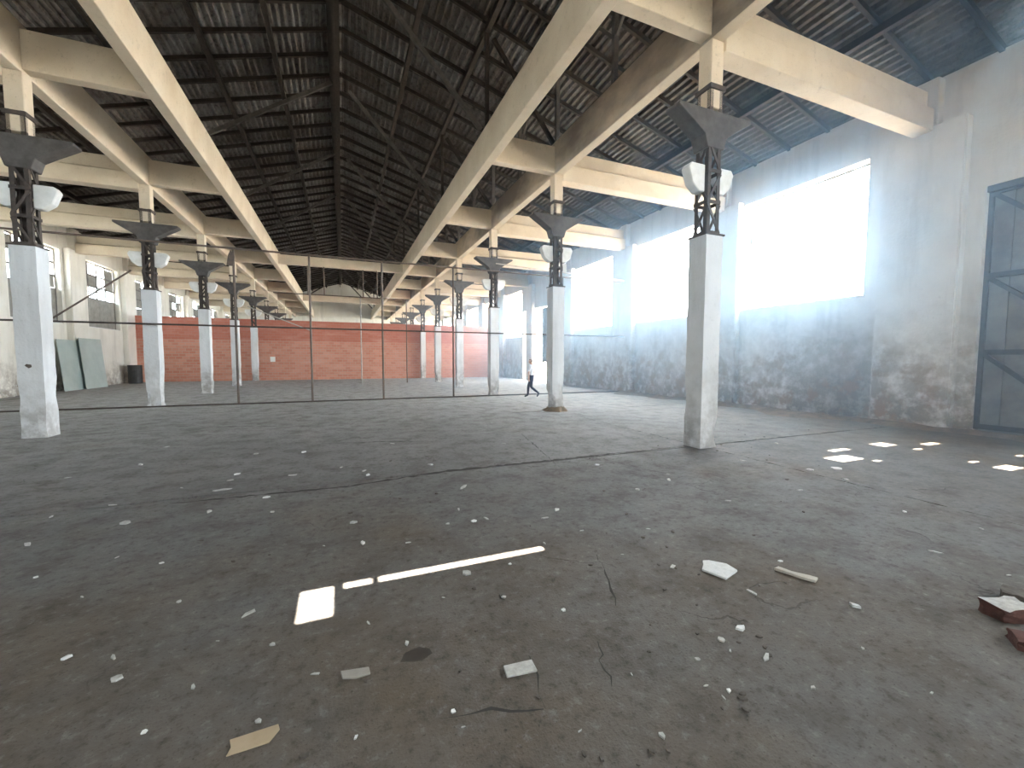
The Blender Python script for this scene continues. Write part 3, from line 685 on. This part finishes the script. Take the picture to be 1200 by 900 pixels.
P = [(3.19,2.20),(3.245,2.205),(3.27,2.11),(3.335,2.02),(3.36,1.97),(3.30,1.95),(3.255,2.02),(3.235,2.09)]
flat('wood_splinter', P, .022, mat_simple('pale_split_wood',(.5,.46,.4),(.36,.32,.27),.9), 'long pale splinter of wood lying near the white slab piece', 'wood')
# rubble lumps at the side
def lump(name, loc, dims, seed, mats, lab, rz):
    rd = random.Random(seed); bm = bmesh.new(); bmesh.ops.create_cube(bm, size=1); bmesh.ops.subdivide_edges(bm, edges=bm.edges, cuts=3, use_grid_fill=True)
    from mathutils import noise
    for v in bm.verts:
        n = noise.noise_vector(v.co*2.3+Vector((seed,0,0)))
        v.co += n*.12; v.co.x *= dims[0]; v.co.y *= dims[1]; v.co.z = max(0, (v.co.z+.5))*dims[2]
    me = bpy.data.meshes.new(name); bm.to_mesh(me); bm.free()
    for mm in mats: me.materials.append(mm)
    if len(mats) > 1:
        for p in me.polygons: p.material_index = 1 if p.normal.z > .75 else 0
    o = link(name, me, None, (*loc, 0.0)); o.rotation_euler = (0,0,rz); return tag(o, lab, 'rubble')
lump('broken_block', (4.06,1.20), (.24,.16,.085), 3, [REDB, CHIP], 'broken dark brick with pale mortar on top, lying on the floor', -.4)
lump('broken_block', (4.36,1.27), (.16,.12,.07), 6, [DARKCHIP], 'dark lump of rubble behind the mortared broken brick', .3)
lump('broken_brick', (3.72,1.03), (.15,.10,.06), 9, [REDB], 'small broken red brick in front of the mortared broken brick', .6)

# ------------------------------------------------------------------ person walking
def person(loc, rz):
    me = bpy.data.meshes.new('person'); V = []; E = []; R = []
    def v(p, r, par=None):
        V.append(p); R.append(r if isinstance(r, tuple) else (r, r)); i = len(V)-1
        if par is not None: E.append((par, i))
        return i
    # facing +Y, X to the figure's right
    pel = v((0,0,.93),(.155,.115)); wa = v((0,.01,1.08),(.145,.105),pel); ch = v((0,.02,1.28),(.165,.115),wa); sh = v((0,.015,1.40),(.13,.085),ch)
    nk = v((0,.025,1.49),.052,sh); h0 = v((0,.05,1.56),(.068,.078),nk); h1 = v((0,.05,1.64),(.075,.092),h0); v((0,.04,1.705),(.055,.066),h1)
    v((0,.145,1.585),.016,h0)                                             # nose
    for s in (1,-1): v((s*.082,.04,1.59),.017,h0)                         # ears
    for s, fwd in ((1,1),(-1,-1)):
        hip = v((s*.095,.01*fwd,.86),.095,pel)
        if fwd > 0: kn = v((s*.10,.15,.49),.066,hip); an = v((s*.10,.17,.10),.046,kn); v((s*.105,.33,.035),.036,an)
        else: kn = v((s*.10,.02,.47),.066,hip); an = v((s*.10,-.33,.20),.046,kn); v((s*.105,-.24,.045),.036,an)
        sp = v((s*.20,.01,1.375),.06,sh); el = v((s*.26,-.12*fwd,1.12),.045,sp); wr = v((s*.25,-.06*fwd+.05,.88),.031,el)
        pa = v((s*.25,-.04*fwd+.06,.81),(.036,.022),wr)
        for j in range(4):
            q = v((s*.25,-.04*fwd+.03+j*.02,.76),.010,pa); v((s*.242,-.04*fwd+.035+j*.02,(.722,.712,.716,.73)[j]),.009,q)
        q = v((s*.24,-.04*fwd+.115,.80),.011,wr); v((s*.235,-.04*fwd+.125,.765),.010,q)
    me.from_pydata([(a,b,c) for a,b,c in V], E, []); o = bpy.data.objects.new('person', me); COL.objects.link(o)
    md = o.modifiers.new('skin', 'SKIN'); md.use_smooth_shade = True
    if not me.skin_vertices: return o
    for i, s in enumerate(me.skin_vertices[0].data): s.radius = R[i]; s.use_root = (i == 0)
    o.modifiers.new('sub', 'SUBSURF').levels = 2
    dg = bpy.context.evaluated_depsgraph_get(); dg.update(); nm = bpy.data.meshes.new_from_object(o.evaluated_get(dg))
    bpy.data.objects.remove(o); o = link('person', nm, None, loc); o.rotation_euler = (0,0,rz)
    nm.materials.clear()
    for mm in (mat_simple('skin',(.50,.33,.25),(.45,.29,.22),.6,.3,0,20,0), mat_simple('white_shirt',(.80,.81,.84),(.72,.73,.77),.85), mat_simple('navy_trousers',(.020,.024,.05),(.03,.034,.06),.85),
               mat_simple('dark_shoe',(.015,.015,.017),(.03,.03,.03),.5), mat_simple('dark_hair',(.02,.016,.013),(.035,.028,.022),.6)): nm.materials.append(mm)
    for p in nm.polygons:
        x, y, z = p.center; arm = abs(x) > .19
        if arm: k = 1 if z > 1.16 else 0
        elif z < .09 or (y < -.2 and z < .17): k = 3
        elif z < 1.0: k = 2
        elif z < 1.465: k = 1
        elif z > 1.665 or (z > 1.57 and y < .03): k = 4
        else: k = 0
        p.material_index = k
    zmin = min(v_.co.z for v_ in nm.vertices); o.location.z -= zmin
    return o
pe = person((7.73,16.6,0), math.radians(62)); tag(pe, 'person in white top and navy trousers walking past a column', 'person')

# ------------------------------------------------------------------ added volume imitating lens glare, densest by the open windows
hz = bpy.data.materials.new('glare_volume'); hz.use_nodes = True; nt = hz.node_tree; nt.nodes.clear()
ou = nt.nodes.new('ShaderNodeOutputMaterial'); vs_ = nt.nodes.new('ShaderNodeVolumeScatter'); at_ = nt.nodes.new('ShaderNodeAttribute')
at_.attribute_name = 'density'; vs_.inputs['Color'].default_value = (0.46,0.73,1.0,1); vs_.inputs['Anisotropy'].default_value = 0.6
nt.links.new(at_.outputs['Fac'], vs_.inputs['Density']); nt.links.new(vs_.outputs[0], ou.inputs['Volume'])
gt = bpy.data.node_groups.new('glare_haze', 'GeometryNodeTree')
gt.interface.new_socket('Geometry', in_out='INPUT', socket_type='NodeSocketGeometry')
gt.interface.new_socket('Geometry', in_out='OUTPUT', socket_type='NodeSocketGeometry')
gn = gt.nodes; go = gn.new('NodeGroupOutput'); vc = gn.new('GeometryNodeVolumeCube'); sm = gn.new('GeometryNodeSetMaterial'); sm.inputs['Material'].default_value = hz
HX0, HX1, HY0, HY1, HZ0, HZ1 = 1.5, WR-.30, -1.0, 36.3, 0.05, 10.9
vc.inputs['Min'].default_value = (HX0, HY0, HZ0); vc.inputs['Max'].default_value = (HX1, HY1, HZ1)
vc.inputs['Resolution X'].default_value = 24; vc.inputs['Resolution Y'].default_value = 36; vc.inputs['Resolution Z'].default_value = 22
def gmath(op, a, b):
    n = gn.new('ShaderNodeMath'); n.operation = op
    for i_, v in enumerate((a, b)):
        if isinstance(v, (int, float)): n.inputs[i_].default_value = v
        else: gt.links.new(v, n.inputs[i_])
    return n.outputs[0]
gp = gn.new('GeometryNodeInputPosition'); sx = gn.new('ShaderNodeSeparateXYZ'); gt.links.new(gp.outputs[0], sx.inputs[0])
mr = gn.new('ShaderNodeMapRange'); mr.interpolation_type = 'SMOOTHSTEP'
gt.links.new(sx.outputs[0], mr.inputs[0]); mr.inputs[1].default_value = HX0; mr.inputs[2].default_value = 12.5; mr.inputs[3].default_value = 0.0; mr.inputs[4].default_value = 0.036
below = gmath('LESS_THAN', sx.outputs[2], gmath('SUBTRACT', RIDGE-0.25, gmath('MULTIPLY', gmath('SUBTRACT', sx.outputs[0], CX), SLOPE)))
mz = gn.new('ShaderNodeMapRange'); mz.interpolation_type = 'SMOOTHSTEP'; gt.links.new(sx.outputs[2], mz.inputs[0])
mz.inputs[1].default_value = 6.2; mz.inputs[2].default_value = 9.0; mz.inputs[3].default_value = 1.0; mz.inputs[4].default_value = 0.15
gt.links.new(gmath('MULTIPLY', gmath('MULTIPLY', mr.outputs[0], mz.outputs[0]), below), vc.inputs['Density'])
gt.links.new(vc.outputs[0], sm.inputs[0]); gt.links.new(sm.outputs[0], go.inputs[0])
hm = bpy.data.meshes.new('glare_haze'); hm.materials.append(hz); ho = link('glare_haze', hm)
md = ho.modifiers.new('painted_light', 'NODES'); md.node_group = gt
tag(ho, 'thin blue haze added to imitate lens glare beside the open windows', 'haze', kind='stuff')
